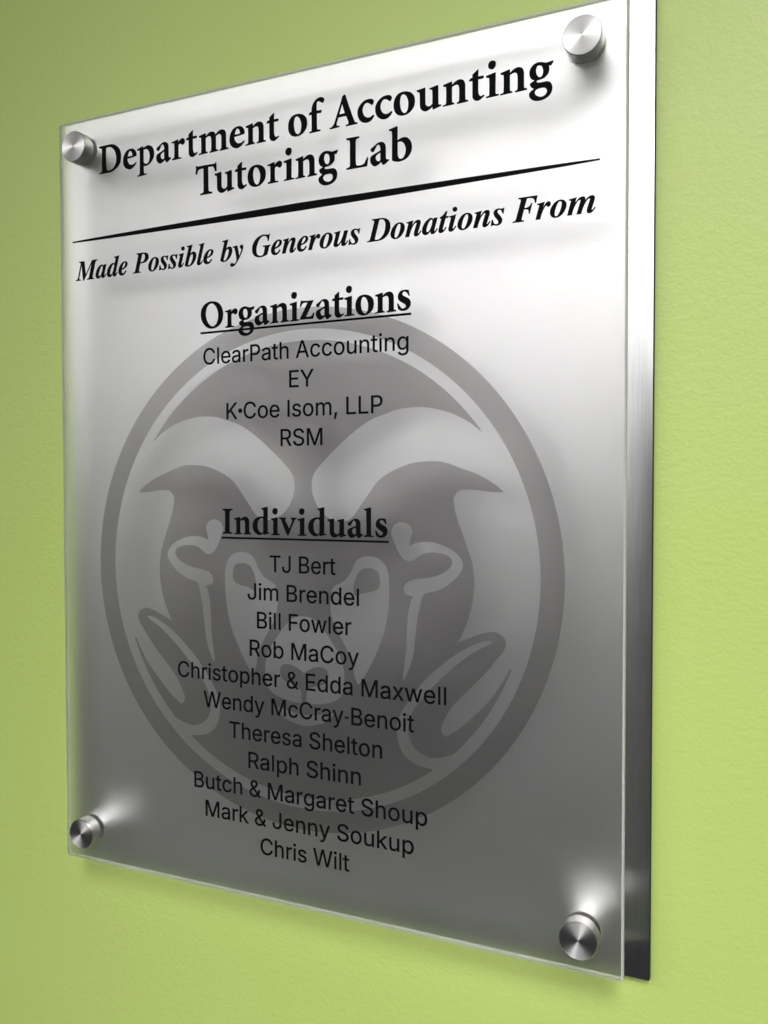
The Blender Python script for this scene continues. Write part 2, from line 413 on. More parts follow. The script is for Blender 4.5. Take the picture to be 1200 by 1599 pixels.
FONT = {
 'S': {
  '&': '448|197,-12 172,-11 149,-7 127,-1 108,8 90,18 75,30 61,44 50,59 40,76 34,95 30,113 29,133 32,164 44,192 59,216 82,239 137,283 213,339 233,355 250,378 255,390 257,405 253,425 242,442 234,448 225,452 201,456 185,454 170,449 158,440 149,429 144,415 142,399 144,381 150,365 173,330 208,287 449,-5 362,-5 167,229 117,290 98,316 82,342 73,369 71,398 74,431 87,461 106,485 132,503 164,515 200,519 236,515 268,503 293,486 312,462 325,434 329,404 327,381 320,360 309,339 295,322 259,289 157,214 132,191 114,171 105,153 102,131 105,109 113,90 127,74 145,62 167,54 193,51 222,55 249,64 275,79 297,98 317,124 331,153 341,187 344,229 413,229 410,179 402,142 389,113 375,89 349,59 337,44 308,19 273,2 235,-8',
  ',': '188|32,-125 64,76 144,76 88,-125',
  '-': '190|28,165 162,165 162,222 28,222',
  'A': '480|9,-5 197,514 279,514 470,-5 391,-5 282,300 259,370 225,483 252,483 218,369 195,300 89,-5;105,137 105,204 375,204 375,137',
  'B': '456|55,-5 55,514 241,514 267,513 290,509 312,504 331,495 348,485 362,473 375,459 385,444 399,411 403,374 400,343 391,318 377,298 359,282 338,270 320,264 320,266 341,262 366,250 389,230 406,205 419,174 423,136 418,99 413,81 404,64 394,49 380,35 365,24 346,13 326,5 302,-1 275,-4 246,-5;130,62 245,62 271,63 295,68 313,74 327,84 337,95 344,107 349,121 350,137 347,160 338,181 324,199 304,214 278,223 248,226 130,226;130,290 238,290 264,293 286,301 305,313 319,329 328,349 331,372 330,387 325,401 319,414 310,425 297,435 281,441 262,445 240,447 130,447',
  'C': '510|267,-12 234,-10 204,-4 175,6 147,21 123,38 100,60 82,85 66,113 52,144 43,178 37,214 35,254 37,294 43,330 52,364 66,395 82,424 100,448 123,470 147,488 175,503 204,513 234,519 267,521 306,518 342,509 375,494 405,475 431,450 452,421 468,387 480,343 404,343 396,371 385,391 371,410 354,424 335,436 314,444 291,449 267,451 246,449 224,445 205,438 187,428 169,415 154,400 141,382 130,362 121,338 114,313 110,284 108,254 110,224 114,195 121,170 130,147 141,127 155,108 169,93 187,80 205,71 224,64 246,59 267,58 291,60 314,65 335,73 354,85 371,99 385,117 396,138 404,165 480,165 468,122 452,89 432,59 405,34 375,15 343,0 306,-9',
  'D': '502|219,-5 91,-5 91,62 215,62 243,63 271,68 294,75 315,85 334,98 350,113 364,131 374,151 383,173 389,199 393,226 394,255 393,285 389,311 383,335 374,358 364,378 350,396 335,411 317,424 297,433 274,441 248,445 221,447 88,447 88,514 225,514 262,512 295,506 327,497 355,482 380,465 403,444 422,421 437,393 451,363 460,330 465,293 467,255 465,217 460,180 451,147 437,117 421,89 402,65 379,44 354,27 324,12 292,3 257,-3;130,514 130,-5 55,-5 55,514',
  'E': '419|55,-5 55,514 377,514 377,447 130,447 130,291 360,291 360,224 130,224 130,62 380,62 380,-5',
  'F': '410|55,-5 55,514 374,514 374,447 130,447 130,283 351,283 351,216 130,216 130,-5',
  'I': '185|58,-3 129,-3 129,512 58,512',
  'J': '396|185,-12 152,-9 122,-2 95,11 72,29 53,52 39,79 31,110 28,145 28,178 103,178 103,145 104,124 109,106 115,91 126,78 137,68 151,61 167,56 185,55 203,56 218,61 232,68 244,78 254,91 261,106 265,124 267,145 267,514 341,514 341,145 339,110 331,79 317,52 297,29 274,11 248,-2 218,-9',
  'K': '467|99,132 99,218 135,264 170,306 208,347 362,514 459,514 233,271 230,271;55,-5 55,514 130,514 130,334 129,225 130,193 130,-5;369,-5 182,259 228,317 459,-5',
  'L': '393|55,-5 55,514 130,514 130,62 366,62 366,-5',
  'M': '628|55,-5 55,514 155,514 282,189 292,161 304,125 316,85 329,44 300,44 313,85 325,123 337,160 347,189 473,514 573,514 573,-5 499,-5 499,291 499,327 500,369 501,413 502,462 520,462 503,407 487,361 472,320 461,289 345,-5 283,-5 165,289 154,319 140,359 124,406 105,462 124,462 125,416 126,372 127,328 127,291 127,-5',
  'P': '444|55,-5 55,514 235,514 264,512 290,508 314,502 334,491 353,480 370,466 383,450 394,432 403,413 409,392 413,371 414,348 413,324 409,303 403,282 394,263 383,245 370,229 353,215 334,203 314,193 290,186 263,182 235,181 104,181 104,247 232,247 268,251 295,260 314,275 329,296 337,320 339,348 337,375 329,400 314,419 295,434 267,444 232,447 130,447 130,-5',
  'R': '449|55,-5 55,514 236,514 264,512 291,509 315,502 335,493 354,482 370,469 384,453 394,435 404,417 410,396 413,374 414,352 413,330 410,308 404,287 394,269 384,252 370,236 354,224 335,212 314,204 290,198 264,194 236,193 91,193 91,260 234,260 268,263 296,272 316,285 330,302 337,325 340,352 337,379 329,403 315,421 296,435 268,444 233,447 130,447 130,-5;350,-5 222,234 306,234 436,-5',
  'S': '446|224,-14 197,-13 171,-9 148,-4 126,4 105,15 88,27 72,42 60,57 50,75 41,94 36,114 32,142 108,142 115,112 127,91 145,75 168,64 195,57 224,54 256,57 284,65 308,78 326,95 337,116 341,139 337,159 328,176 313,189 294,199 243,217 183,234 152,244 126,256 102,270 82,285 67,304 55,324 49,347 47,372 48,394 53,415 60,433 71,451 83,466 99,480 116,492 136,503 157,511 179,516 227,521 276,516 298,510 318,503 337,492 354,480 369,466 381,452 391,435 399,417 404,398 407,373 333,373 329,394 322,409 312,423 299,433 284,442 266,448 246,452 225,453 195,451 169,443 148,431 133,415 123,396 120,376 124,354 135,337 151,323 171,313 213,298 265,284 314,269 338,256 362,242 383,223 398,200 410,172 413,139 412,117 408,98 401,79 390,61 378,45 363,30 346,17 325,6 304,-3 279,-9 252,-13',
  'T': '449|27,447 27,514 422,514 422,447 262,447 262,-5 188,-5 188,447',
  'W': '686|151,-5 9,514 86,514 168,197 181,146 192,95 203,35 183,35 195,95 206,146 219,197 302,514 384,514 467,197 479,146 491,95 503,35 482,35 494,95 505,146 518,197 599,514 677,514 534,-5 451,-5 363,322 346,390 330,480 356,480 340,394 323,322 234,-5',
  'Y': '472|199,-5 199,207 7,514 94,514 196,347 226,294 258,225 216,225 247,295 276,347 378,514 464,514 273,207 273,-5',
  'Z': '438|37,-5 37,48 270,388 302,433 343,487 355,449 285,447 223,447 35,447 35,514 402,514 402,460 173,126 138,78 95,23 83,59 152,61 214,62 405,62 405,-5',
  'a': '389|160,-13 125,-10 92,0 65,18 44,42 35,56 30,72 25,108 29,139 39,164 55,183 76,197 98,208 124,216 177,225 233,232 251,235 262,239 268,246 271,256 271,257 268,277 263,295 252,307 238,318 219,324 196,326 172,324 151,317 135,309 122,297 111,285 103,268 34,288 53,325 75,350 102,368 132,380 162,387 194,389 240,384 265,377 289,364 310,346 326,322 338,291 342,251 342,-5 271,-5 271,47 275,47 268,35 255,21 239,8 217,-4 191,-11;170,50 201,54 226,63 244,78 259,96 267,116 271,138 271,182 262,177 232,171 201,166 177,163 136,154 120,146 107,136 100,122 97,105 99,89 106,75 117,65 132,57 150,52',
  'b': '424|229,-13 197,-10 170,-1 150,13 134,28 115,54 117,54 117,-5 48,-5 48,514 119,514 119,324 115,324 133,349 149,364 169,378 196,386 229,389 253,388 275,383 296,376 316,364 333,351 349,335 363,316 375,295 384,272 390,246 394,218 395,189 394,160 390,132 384,107 375,82 363,61 350,42 333,25 316,12 296,0 275,-7 253,-12;220,52 236,53 252,56 264,61 276,70 297,91 311,119 320,152 323,190 320,226 311,259 297,287 277,307 265,315 251,320 236,324 220,325 189,320 176,315 164,308 144,288 130,261 121,228 118,190 121,151 130,117 144,89 165,69 176,61 189,56 205,53',
  'c': '396|207,-13 181,-12 158,-7 135,1 114,12 95,26 78,43 64,61 52,83 41,106 35,132 30,158 29,187 30,217 35,244 41,270 52,293 64,315 78,333 95,350 114,364 135,376 158,383 181,388 207,389 235,388 261,382 286,373 308,360 327,345 344,325 358,303 369,274 300,256 293,274 286,286 267,307 255,315 240,320 225,324 207,325 190,324 175,320 160,315 148,306 128,284 113,256 104,223 101,187 104,152 113,119 128,92 148,70 160,61 174,56 190,53 207,51 225,53 241,57 256,62 268,70 278,79 288,92 294,104 301,123 370,105 359,76 345,53 329,33 309,17 287,5 262,-6 236,-11',
  'd': '424|195,-13 171,-12 150,-7 128,0 109,12 91,25 75,42 62,61 50,82 41,106 34,132 30,160 29,189 30,218 34,246 41,272 50,295 62,316 75,335 92,351 109,364 129,376 150,383 172,388 196,389 229,386 255,378 276,364 291,349 309,324 306,324 306,514 377,514 377,-5 308,-5 308,54 310,54 291,28 275,13 254,-1 228,-10;204,52 220,53 235,56 248,61 260,69 280,89 294,117 304,151 307,190 304,228 295,261 280,288 260,308 249,315 236,320 204,325 188,324 174,320 159,315 148,307 128,287 113,259 104,226 101,190 104,152 114,119 128,91 148,70 160,61 173,56 189,53',
  'e': '404|212,-13 184,-12 160,-7 136,1 114,12 95,26 78,43 64,61 52,83 41,106 35,131 30,158 29,187 30,215 34,243 41,269 50,292 63,314 77,332 94,350 112,363 133,375 156,383 179,388 205,389 237,387 268,379 297,365 323,345 345,318 362,284 373,243 376,194 376,164 70,164 70,226 338,226 306,193 302,237 293,266 279,291 259,310 248,316 236,321 205,325 174,321 161,316 149,309 129,291 114,268 104,240 101,211 101,178 105,140 115,108 132,83 154,66 180,55 212,51 233,53 252,58 268,65 281,76 293,91 303,112 372,94 357,60 339,36 314,15 284,-1 250,-10',
  'f': '254|233,384 233,322 1,322 1,384;76,-5 76,432 79,462 92,489 110,509 133,524 160,532 187,535 223,532 249,524 230,462 214,467 195,469 172,465 165,462 158,457 150,441 147,419 147,-5',
  'g': '425|207,-156 167,-153 132,-145 102,-131 79,-114 60,-94 43,-67 102,-35 126,-62 139,-74 156,-83 179,-90 207,-92 228,-91 248,-87 265,-81 279,-71 291,-59 299,-45 305,-27 306,-6 306,63 309,63 291,39 275,24 254,11 228,3 195,0 172,1 150,5 130,12 110,23 92,35 76,50 63,68 51,88 41,110 34,135 30,163 29,191 30,220 34,247 41,273 50,295 62,317 76,335 92,351 109,364 129,376 151,383 172,388 196,389 229,387 256,378 276,364 292,349 311,324 308,324 308,384 377,384 377,-9 376,-34 372,-55 365,-75 354,-93 342,-107 327,-121 310,-132 292,-141 252,-152;205,64 236,68 261,79 281,98 295,123 304,155 307,193 304,230 295,262 281,288 261,308 249,315 236,320 205,325 189,324 173,320 160,315 148,308 128,287 114,260 104,228 101,193 104,156 114,125 128,99 148,80 160,73 173,68',
  'h': '410|119,227 119,-5 48,-5 48,514 119,514 119,283 94,283 108,314 120,335 133,352 149,366 167,377 186,384 206,388 227,389 265,385 297,374 312,364 325,352 336,339 345,323 353,306 358,286 362,240 362,-5 291,-5 291,235 290,255 285,273 279,288 269,301 257,311 244,318 228,323 210,324 185,321 163,313 145,299 130,281 122,256',
  'i': '167|48,-5 48,384 119,384 119,-5;84,438 65,441 51,451 39,466 36,483 39,501 51,516 65,526 84,529 102,526 118,516 128,501 131,483 128,466 118,451 102,441',
  'j': '167|48,384 119,384 119,-30 116,-64 107,-92 90,-117 67,-133 38,-144 4,-148 -15,-148 -15,-82 2,-82 23,-78 31,-74 36,-69 45,-52 48,-29;83,438 65,441 49,451 39,466 36,483 39,501 49,516 65,526 83,529 102,526 118,516 128,501 131,483 128,466 118,451 102,441',
  'k': '381|105,126 105,217 118,217 282,384 372,384 186,194 179,194;48,-5 48,514 119,514 119,-5;292,-5 141,186 191,237 382,-5',
  'l': '172|52,-3 120,-3 120,512 52,512',
  'm': '610|48,-5 48,384 117,384 117,290 101,290 113,325 128,349 148,368 170,381 194,389 219,391 240,390 259,385 276,376 290,365 303,350 313,333 321,316 327,290 305,290 318,323 333,346 354,365 379,380 406,388 437,391 469,388 499,376 526,358 545,331 553,315 558,297 562,255 562,-5 491,-5 491,254 489,272 485,287 479,299 469,309 458,317 446,321 419,325 396,323 377,316 362,303 349,288 343,269 340,247 340,-5 269,-5 269,260 268,274 264,287 258,298 250,307 239,316 227,321 214,324 199,325 179,323 160,316 144,303 130,287 122,265 119,238 119,-5',
  'n': '410|119,227 119,-5 48,-5 48,384 117,384 117,283 94,283 108,314 120,335 133,352 149,366 167,377 186,384 206,388 227,389 265,385 297,374 312,364 325,352 345,323 353,306 358,286 362,240 362,-5 291,-5 291,235 290,255 285,273 279,288 269,301 257,311 244,318 228,323 210,324 185,321 163,313 145,299 130,281 122,256',
  'o': '415|207,-13 181,-12 158,-7 135,1 114,12 95,26 78,43 64,61 52,83 41,106 35,132 30,158 29,187 30,217 35,244 41,270 52,293 64,315 78,333 95,350 114,364 135,376 158,383 181,388 207,389 234,388 257,383 280,376 302,364 320,350 337,333 351,315 363,293 374,270 381,244 385,216 386,187 385,159 381,132 374,106 363,83 351,61 337,43 320,26 302,12 280,1 257,-7 234,-12;207,51 224,53 241,56 255,61 267,70 288,92 302,119 311,152 314,187 311,223 302,256 288,284 267,306 255,315 240,320 224,324 207,325 190,324 175,320 160,315 148,306 128,284 113,256 104,223 101,187 104,152 113,119 128,92 148,70 160,61 174,56 190,53',
  'p': '424|48,-148 48,384 117,384 117,324 115,324 133,349 149,364 169,378 196,386 229,389 253,388 275,383 296,376 316,364 333,351 349,335 363,316 375,295 384,272 390,246 394,218 395,189 394,160 390,132 384,107 375,82 363,61 350,42 333,25 316,12 296,0 275,-7 253,-12 229,-13 197,-10 171,-1 150,13 134,28 115,54 119,54 119,-148;220,52 236,53 252,56 264,61 276,70 297,91 311,119 320,152 323,190 320,226 311,259 297,287 277,307 265,315 251,320 236,324 220,325 189,320 176,315 164,308 144,288 130,261 121,228 118,190 121,151 130,117 144,89 165,69 176,61 189,56 205,53',
  'r': '259|48,-5 48,384 117,384 117,326 112,326 126,350 149,371 180,385 213,390 229,389 248,389 248,316 229,319 207,321 183,318 161,311 143,297 130,281 122,261 119,237 119,-5',
  's': '365|182,-13 144,-10 110,-2 81,14 58,35 40,61 30,98 97,112 104,94 109,82 118,73 127,64 151,54 181,50 216,55 230,60 241,66 251,74 258,84 262,92 263,103 259,119 250,132 235,142 211,150 148,165 123,172 102,182 84,192 68,204 57,219 48,235 43,254 42,274 43,291 46,306 53,321 61,335 84,358 113,375 148,386 187,389 224,386 256,377 282,362 303,342 318,318 331,286 265,271 254,295 240,312 230,319 219,323 187,327 157,324 145,319 134,313 125,305 118,296 115,288 114,277 117,260 127,247 146,237 173,228 230,214 256,207 277,198 295,187 310,175 321,161 330,144 335,126 336,106 335,89 331,74 326,59 316,44 293,20 262,1 224,-10',
  't': '227|209,384 209,322 1,322 1,384;60,476 131,476 131,98 133,77 140,65 152,58 170,55 184,56 206,60 219,-2 193,-8 168,-9 144,-8 123,-3 104,6 89,17 76,32 67,50 62,70 60,93',
  'u': '410|182,-10 145,-6 113,7 98,16 85,28 74,41 65,57 57,74 52,94 48,139 48,384 119,384 119,144 120,124 124,107 131,92 141,78 153,68 166,61 182,57 200,55 225,58 246,66 264,81 279,99 288,123 291,153 291,384 362,384 362,-5 293,-5 293,97 314,97 302,65 290,44 276,26 260,13 242,2 223,-5 204,-9',
  'v': '389|159,-5 10,384 88,384 170,157 192,88 213,16 177,16 198,88 219,157 301,384 379,384 229,-5',
  'w': '567|134,-5 15,384 91,384 139,215 159,138 181,36 159,36 181,136 201,215 248,384 320,384 367,215 387,137 408,36 385,36 408,136 429,215 476,384 552,384 434,-5 364,-5 314,171 299,224 285,279 270,343 296,343 282,279 267,224 253,171 203,-5',
  'x': '379|11,-5 167,221 176,171 20,384 103,384 152,309 183,256 216,201 168,201 198,255 229,309 279,384 361,384 213,166 204,214 368,-5 284,-5 227,82 196,133 164,187 213,187 182,134 152,82 95,-5',
  'y': '389|42,-143 58,-81 72,-82 88,-85 103,-84 115,-80 126,-71 137,-56 146,-34 157,-1 10,384 88,384 170,157 192,88 213,16 177,16 197,88 219,157 301,384 379,384 209,-60 195,-88 180,-110 162,-128 141,-141 118,-148 92,-150 63,-148',
  '•': '178|163,250 157,278 141,302 117,318 89,324 61,318 37,302 21,278 15,250 21,222 37,198 61,182 89,176 117,182 141,198 157,222',
  ' ': '188|',
 },
 'B': {
  'D': '0|-3,981 1,993 16,996 129,1001 480,1005 586,1000 665,986 730,963 801,925 876,871 940,809 965,777 985,743 1016,673 1035,603 1039,567 1040,495 1034,421 1021,342 1011,305 997,268 958,207 935,179 880,129 813,83 701,29 632,4 598,-5 522,-17 480,-20 293,-17 21,-20 -16,22 60,31 97,46 122,69 132,98 134,151 131,288 139,835 134,897 135,896 132,896 122,901 116,908 105,915 73,922 6,933;~339,896 410,912 480,913 531,905 580,885 605,869 656,831 716,767 748,718 763,692 786,631 810,531 819,437 815,377 803,317 794,288 783,259 753,205 715,155 694,133 670,115 643,99 582,75 521,61 491,60 387,73 368,94 354,122 344,158 338,215 331,404 328,651',
  'e': '0|599,388 612,426 614,461 605,501 588,545 578,566 551,602 519,634 486,658 434,678 392,685 342,688 288,683 226,666 195,653 163,638 135,618 87,569 48,509 19,445 0,376 -8,307 -8,274 -2,207 5,175 28,117 61,66 103,23 160,-12 225,-38 282,-51 334,-50 381,-40 426,-23 500,26 606,123 596,172 499,121 471,111 454,108 407,104 356,107 335,112 316,120 298,131 266,162 240,192 220,224 200,278 191,347 410,359;~210,428 220,475 233,518 262,569 291,602 306,610 313,611 336,604 366,585 392,557 410,513 426,448 427,433 424,429 311,423',
  'p': '0|-10,608 258,689 284,671 278,607 349,647 401,666 484,683 535,681 580,668 644,632 686,596 704,575 734,527 756,470 768,408 770,340 768,304 754,237 741,205 726,175 687,120 644,72 594,31 543,-2 494,-24 444,-37 390,-42 293,-31 299,-222 302,-261 311,-294 323,-304 346,-311 420,-307 437,-350 221,-368 21,-379 -14,-337 50,-323 101,-303 104,-300 107,-287 114,-199 121,454 119,541 117,552 70,560 6,563;~292,545 338,559 377,566 409,563 441,554 473,532 508,499 537,457 547,434 563,379 571,322 570,262 557,174 543,126 522,86 510,72 495,60 457,43 419,36 401,37 368,46 339,63 327,73 290,125',
  'a': '0|7,461 7,489 12,501 38,527 132,583 204,631 252,658 298,673 362,679 416,671 448,654 482,628 511,594 521,573 534,535 540,454 542,192 550,127 562,108 573,101 590,97 646,91 646,48 515,-39 487,-53 468,-60 452,-61 439,-56 419,-38 397,-3 376,42 320,-2 276,-25 226,-47 177,-59 156,-59 137,-55 105,-40 73,-15 41,20 16,60 6,82 -6,128 -8,151 -6,194 5,238 16,259 31,276 50,291 72,302 351,413 353,449 346,501 336,542 321,570 311,582 288,597 268,601 247,594 225,575 214,561 135,425 114,402 85,399 46,413 27,432;~350,339 283,315 232,289 205,266 192,240 185,213 185,199 197,155 228,113 253,92 265,87 295,80 317,82 333,94 348,117',
  'r': '0|-13,604 265,669 282,646 274,541 294,589 326,621 364,646 423,673 468,680 497,674 525,657 549,633 558,619 567,587 566,539 556,510 541,485 510,456 484,445 468,444 453,449 383,491 362,500 343,503 324,494 301,476 293,461 289,446 285,370 285,235 288,120 295,54 307,37 320,32 340,28 401,25 417,-25 18,-31 -10,8 38,24 66,39 93,45 98,56 104,91 108,158 110,358 108,520 105,554 104,553 92,553 62,561 11,566',
  't': '0|-9,597 47,665 102,662 101,726 102,743 109,762 121,775 282,887 294,849 286,668 450,667 461,643 463,622 463,607 456,592 440,581 376,576 286,578 285,299 288,205 294,169 317,116 334,94 351,79 368,73 386,72 413,80 456,97 491,62 411,3 374,-19 322,-45 290,-53 249,-53 206,-40 177,-26 152,-2 119,44 104,77 103,86 102,566 3,570',
  'n': '0|6,626 288,687 304,662 298,585 386,648 445,679 485,692 526,697 566,695 622,679 655,659 683,630 702,591 717,548 723,514 724,177 728,65 736,53 744,48 809,40 814,-14 458,-27 446,11 486,27 518,46 523,61 529,194 527,413 520,472 502,518 484,539 475,547 465,551 440,556 386,547 298,515 297,182 301,80 306,55 323,41 366,32 377,-16 2,-29 -11,9 58,18 88,32 93,36 99,53 103,89 108,242 107,429 103,546 102,548 82,559 16,575',
  'i': '0|-8,631 289,688 300,664 293,180 295,31 289,47 302,48 336,38 391,31 396,-16 202,-24 7,-27 -11,10 60,30 73,30 86,26 89,32 95,62 98,127 99,418 96,523 92,547 70,562 4,577;211,1047 254,1033 280,1016 290,1004 301,975 303,925 290,866 272,835 247,811 220,795 208,790 182,789 158,795 128,807 99,826 87,838 78,852 65,884 60,919 62,937 78,990 87,1005 109,1027 136,1043 161,1051 186,1052',
  'g': '0|1,448 11,521 31,570 45,594 83,640 106,660 129,677 180,700 258,714 306,712 372,699 482,661 510,657 583,664 702,686 720,650 658,558 648,551 633,547 587,561 598,493 594,422 584,372 574,348 544,307 486,256 465,242 421,221 373,207 347,203 247,196 228,186 222,175 224,163 235,145 256,130 271,126 356,118 485,120 538,115 578,102 596,94 627,70 641,54 661,18 681,-36 686,-76 680,-150 667,-207 654,-233 620,-280 576,-321 522,-354 490,-368 423,-389 358,-400 324,-402 260,-400 201,-391 173,-383 122,-361 79,-335 30,-286 8,-253 -4,-218 -8,-168 -4,-137 18,-106 40,-87 136,-30 94,-1 57,31 44,48 27,81 21,98 18,125 28,143 51,161 155,212 99,237 81,249 54,278 32,313 15,354 5,400;~305,614 330,607 354,595 373,573 390,541 402,504 411,441 407,379 389,322 381,309 359,288 347,281 323,275 313,276 289,286 267,304 246,330 227,362 215,397 205,434 202,473 205,516 215,557 233,597 246,610 264,618 282,619;~388,-42 430,-47 463,-58 490,-77 510,-103 521,-132 525,-163 520,-195 506,-225 481,-254 448,-277 430,-284 386,-294 342,-294 321,-289 275,-273 236,-251 205,-225 193,-210 174,-181 170,-167 167,-137 170,-123 181,-98 200,-75 233,-58 290,-46',
  'u': '0|-9,633 268,670 280,641 278,279 280,209 286,149 290,142 316,114 343,91 372,76 397,71 423,74 452,87 511,134 512,413 509,504 505,537 495,552 485,560 471,565 425,574 407,617 689,669 707,640 706,225 712,83 713,81 735,69 797,58 802,16 534,-53 516,-37 512,35 426,-22 383,-41 339,-57 296,-61 254,-56 214,-42 178,-18 145,15 113,61 99,103 93,199 92,484 86,532 84,537 60,558 -2,587',
  'o': '0|429,674 520,646 575,618 627,575 649,550 686,496 708,436 718,372 718,304 714,267 699,195 686,161 670,131 626,76 576,30 549,10 490,-22 429,-44 362,-54 294,-52 262,-48 199,-32 140,-5 113,13 90,35 49,88 19,149 1,215 -5,251 -8,322 -1,395 16,468 45,531 85,588 132,633 161,650 220,671 311,684 371,683;~343,596 390,568 421,534 435,512 463,455 482,394 489,366 495,307 495,246 487,180 473,115 465,90 454,70 430,42 405,23 383,15 361,17 334,31 301,59 271,96 250,146 233,205 222,263 215,324 214,383 219,444 229,501 244,544 265,574 276,585 297,598 319,602',
  'c': '0|553,625 570,595 574,566 560,531 534,484 510,474 488,476 430,525 373,559 323,568 286,564 270,557 238,528 223,508 197,464 189,444 178,401 175,355 177,331 188,281 206,234 218,213 246,173 262,155 297,128 317,116 359,102 397,97 433,103 468,114 506,133 557,164 594,130 551,63 515,19 471,-14 447,-27 398,-47 345,-55 290,-53 262,-49 207,-34 152,-7 105,29 83,52 45,103 19,159 0,220 -5,253 -9,314 -5,375 12,435 43,493 86,548 134,594 161,614 217,646 272,668 353,679 404,680 452,677 493,669 511,661',
  'A': '0|-12,11 48,17 67,22 83,30 118,63 160,116 423,816 453,933 539,995 574,964 717,545 833,233 913,37 915,34 917,37 929,37 958,28 1001,21 1007,-29 803,-33 590,-43 579,1 636,13 656,22 677,41 684,62 678,84 660,137 598,291 318,291 262,146 253,110 251,85 258,55 269,41 287,32 348,23 357,-22 186,-28 14,-42;~452,691 548,391 354,387',
  'f': '0|-9,600 57,654 102,654 100,707 103,759 113,812 132,867 144,893 180,943 201,967 246,1006 295,1036 346,1057 391,1068 432,1070 472,1065 509,1051 542,1030 564,1007 574,983 576,957 573,942 552,900 528,875 508,868 496,869 486,873 445,905 382,940 356,947 333,948 316,940 302,922 292,889 289,864 287,778 292,657 462,655 481,634 454,555 297,563 298,211 304,61 316,46 331,39 353,34 423,30 431,-30 227,-31 21,-37 7,4 50,17 75,28 87,29 94,26 96,31 101,144 98,548 -1,563',
  'T': '0|13,1030 59,1023 74,1005 86,1000 113,996 406,1000 797,990 815,996 840,1024 874,1027 887,729 825,716 798,791 767,860 758,875 737,894 711,905 674,911 531,911 536,248 542,154 549,102 553,90 560,82 571,73 590,64 615,58 693,46 699,-21 442,-17 199,-20 184,33 245,46 315,68 321,79 327,109 332,231 330,477 334,893 203,896 166,890 139,880 116,863 90,823 78,794 63,723 -9,734 12,896',
  'L': '0|-6,992 458,985 464,936 388,921 354,907 348,902 342,886 337,851 332,709 333,305 337,186 347,110 352,92 359,83 383,68 403,62 430,58 489,56 541,61 587,72 626,90 639,102 650,116 745,278 780,257 739,-16 1,-17 -9,30 62,47 110,67 117,80 124,111 128,236 125,477 128,771 123,857 117,888 102,903 87,911 3,929',
  'b': '0|-10,1009 273,1075 294,1045 289,630 363,666 411,682 486,692 535,689 586,678 634,655 678,614 718,563 733,537 759,481 774,420 778,387 777,317 766,244 756,210 741,178 701,117 656,65 607,26 552,-3 489,-25 415,-38 346,-43 288,-40 212,-23 160,-2 96,30 99,774 93,905 89,921 78,944 67,953 51,958 0,965;~293,565 333,576 368,581 418,569 450,551 482,523 512,485 536,438 556,380 567,320 567,289 560,226 545,169 524,119 497,78 482,63 465,53 447,46 427,42 390,41 377,44 352,57 330,78 321,94 293,170',
  'O': '0|574,1035 656,1023 696,1013 736,999 774,982 810,958 878,902 908,868 936,832 958,794 979,752 997,709 1021,619 1030,528 1025,437 1010,350 998,308 964,229 943,192 916,160 852,99 779,51 738,33 695,18 652,7 565,-5 483,-7 442,-3 401,4 363,15 325,31 252,74 219,101 155,159 97,228 70,267 49,307 15,397 -4,493 -8,541 -6,634 1,681 12,725 28,767 48,807 74,846 103,881 136,914 169,942 206,967 247,987 288,1005 372,1029 453,1040 494,1041;~486,958 513,957 540,951 566,942 591,928 642,887 694,827 737,759 767,688 788,612 800,534 802,452 794,372 776,297 749,227 732,197 712,170 662,123 611,92 564,78 541,77 518,81 493,88 467,100 440,117 385,163 339,218 297,285 264,358 240,438 226,523 224,606 235,688 255,763 283,824 319,875 341,895 366,914 427,945 457,953',
  'z': '0|44,714 97,692 269,677 368,674 561,679 552,639 251,97 382,95 421,100 453,109 480,124 512,155 527,177 543,227 603,221 579,98 543,-2 271,11 7,7 -7,52 316,607 211,613 167,612 142,607 112,590 94,570 71,531 43,466 -10,472 15,595',
  's': '0|298,706 426,686 468,478 423,482 396,536 372,572 326,614 295,633 281,636 269,638 243,634 221,622 209,612 190,586 186,576 185,556 188,548 204,527 236,502 302,463 401,412 442,378 474,336 503,275 508,237 502,177 488,131 465,88 428,49 384,16 338,-8 288,-20 213,-24 160,-17 114,-4 93,6 29,52 -10,253 41,249 72,185 112,130 145,93 161,81 192,68 222,64 251,68 293,87 302,94 315,111 320,131 318,150 310,171 303,182 277,205 110,308 62,353 38,386 23,422 17,461 19,501 29,545 48,591 75,629 111,663 155,688 184,696',
  'I': '0|-7,1007 479,1011 479,951 408,939 385,932 351,904 347,893 341,805 336,563 335,272 338,87 339,81 371,61 396,54 472,44 472,-11 211,-7 -8,-21 -8,44 61,58 83,65 110,82 111,86 118,407 120,700 117,861 111,903 81,930 60,936 -7,947',
  'd': '0|388,1041 681,1105 703,1078 696,106 689,100 713,81 727,78 783,78 792,34 656,16 533,-23 501,-9 492,43 435,7 375,-20 331,-30 279,-26 220,-9 190,5 135,43 81,96 57,125 37,157 22,190 -1,263 -6,302 -8,339 -6,377 10,453 24,490 40,523 60,553 82,579 109,605 167,647 200,664 273,693 345,709 381,711 418,709 495,697 503,782 506,852 500,912 488,963 480,980 471,989 458,992 412,991;~494,603 451,629 433,637 415,641 375,636 334,619 298,588 265,544 241,489 233,458 227,385 229,314 236,250 251,194 262,169 298,120 343,81 363,69 379,63 414,63 443,71 467,87 491,113',
  'v': '0|-8,682 280,685 280,633 249,602 241,586 241,583 291,493 438,252 533,468 550,516 559,549 562,572 560,588 552,612 546,620 537,624 501,633 501,688 660,684 769,676 768,633 711,612 689,594 674,572 556,332 399,-17 348,-18 271,124 212,242 80,564 62,596 46,612 26,622 -8,626',
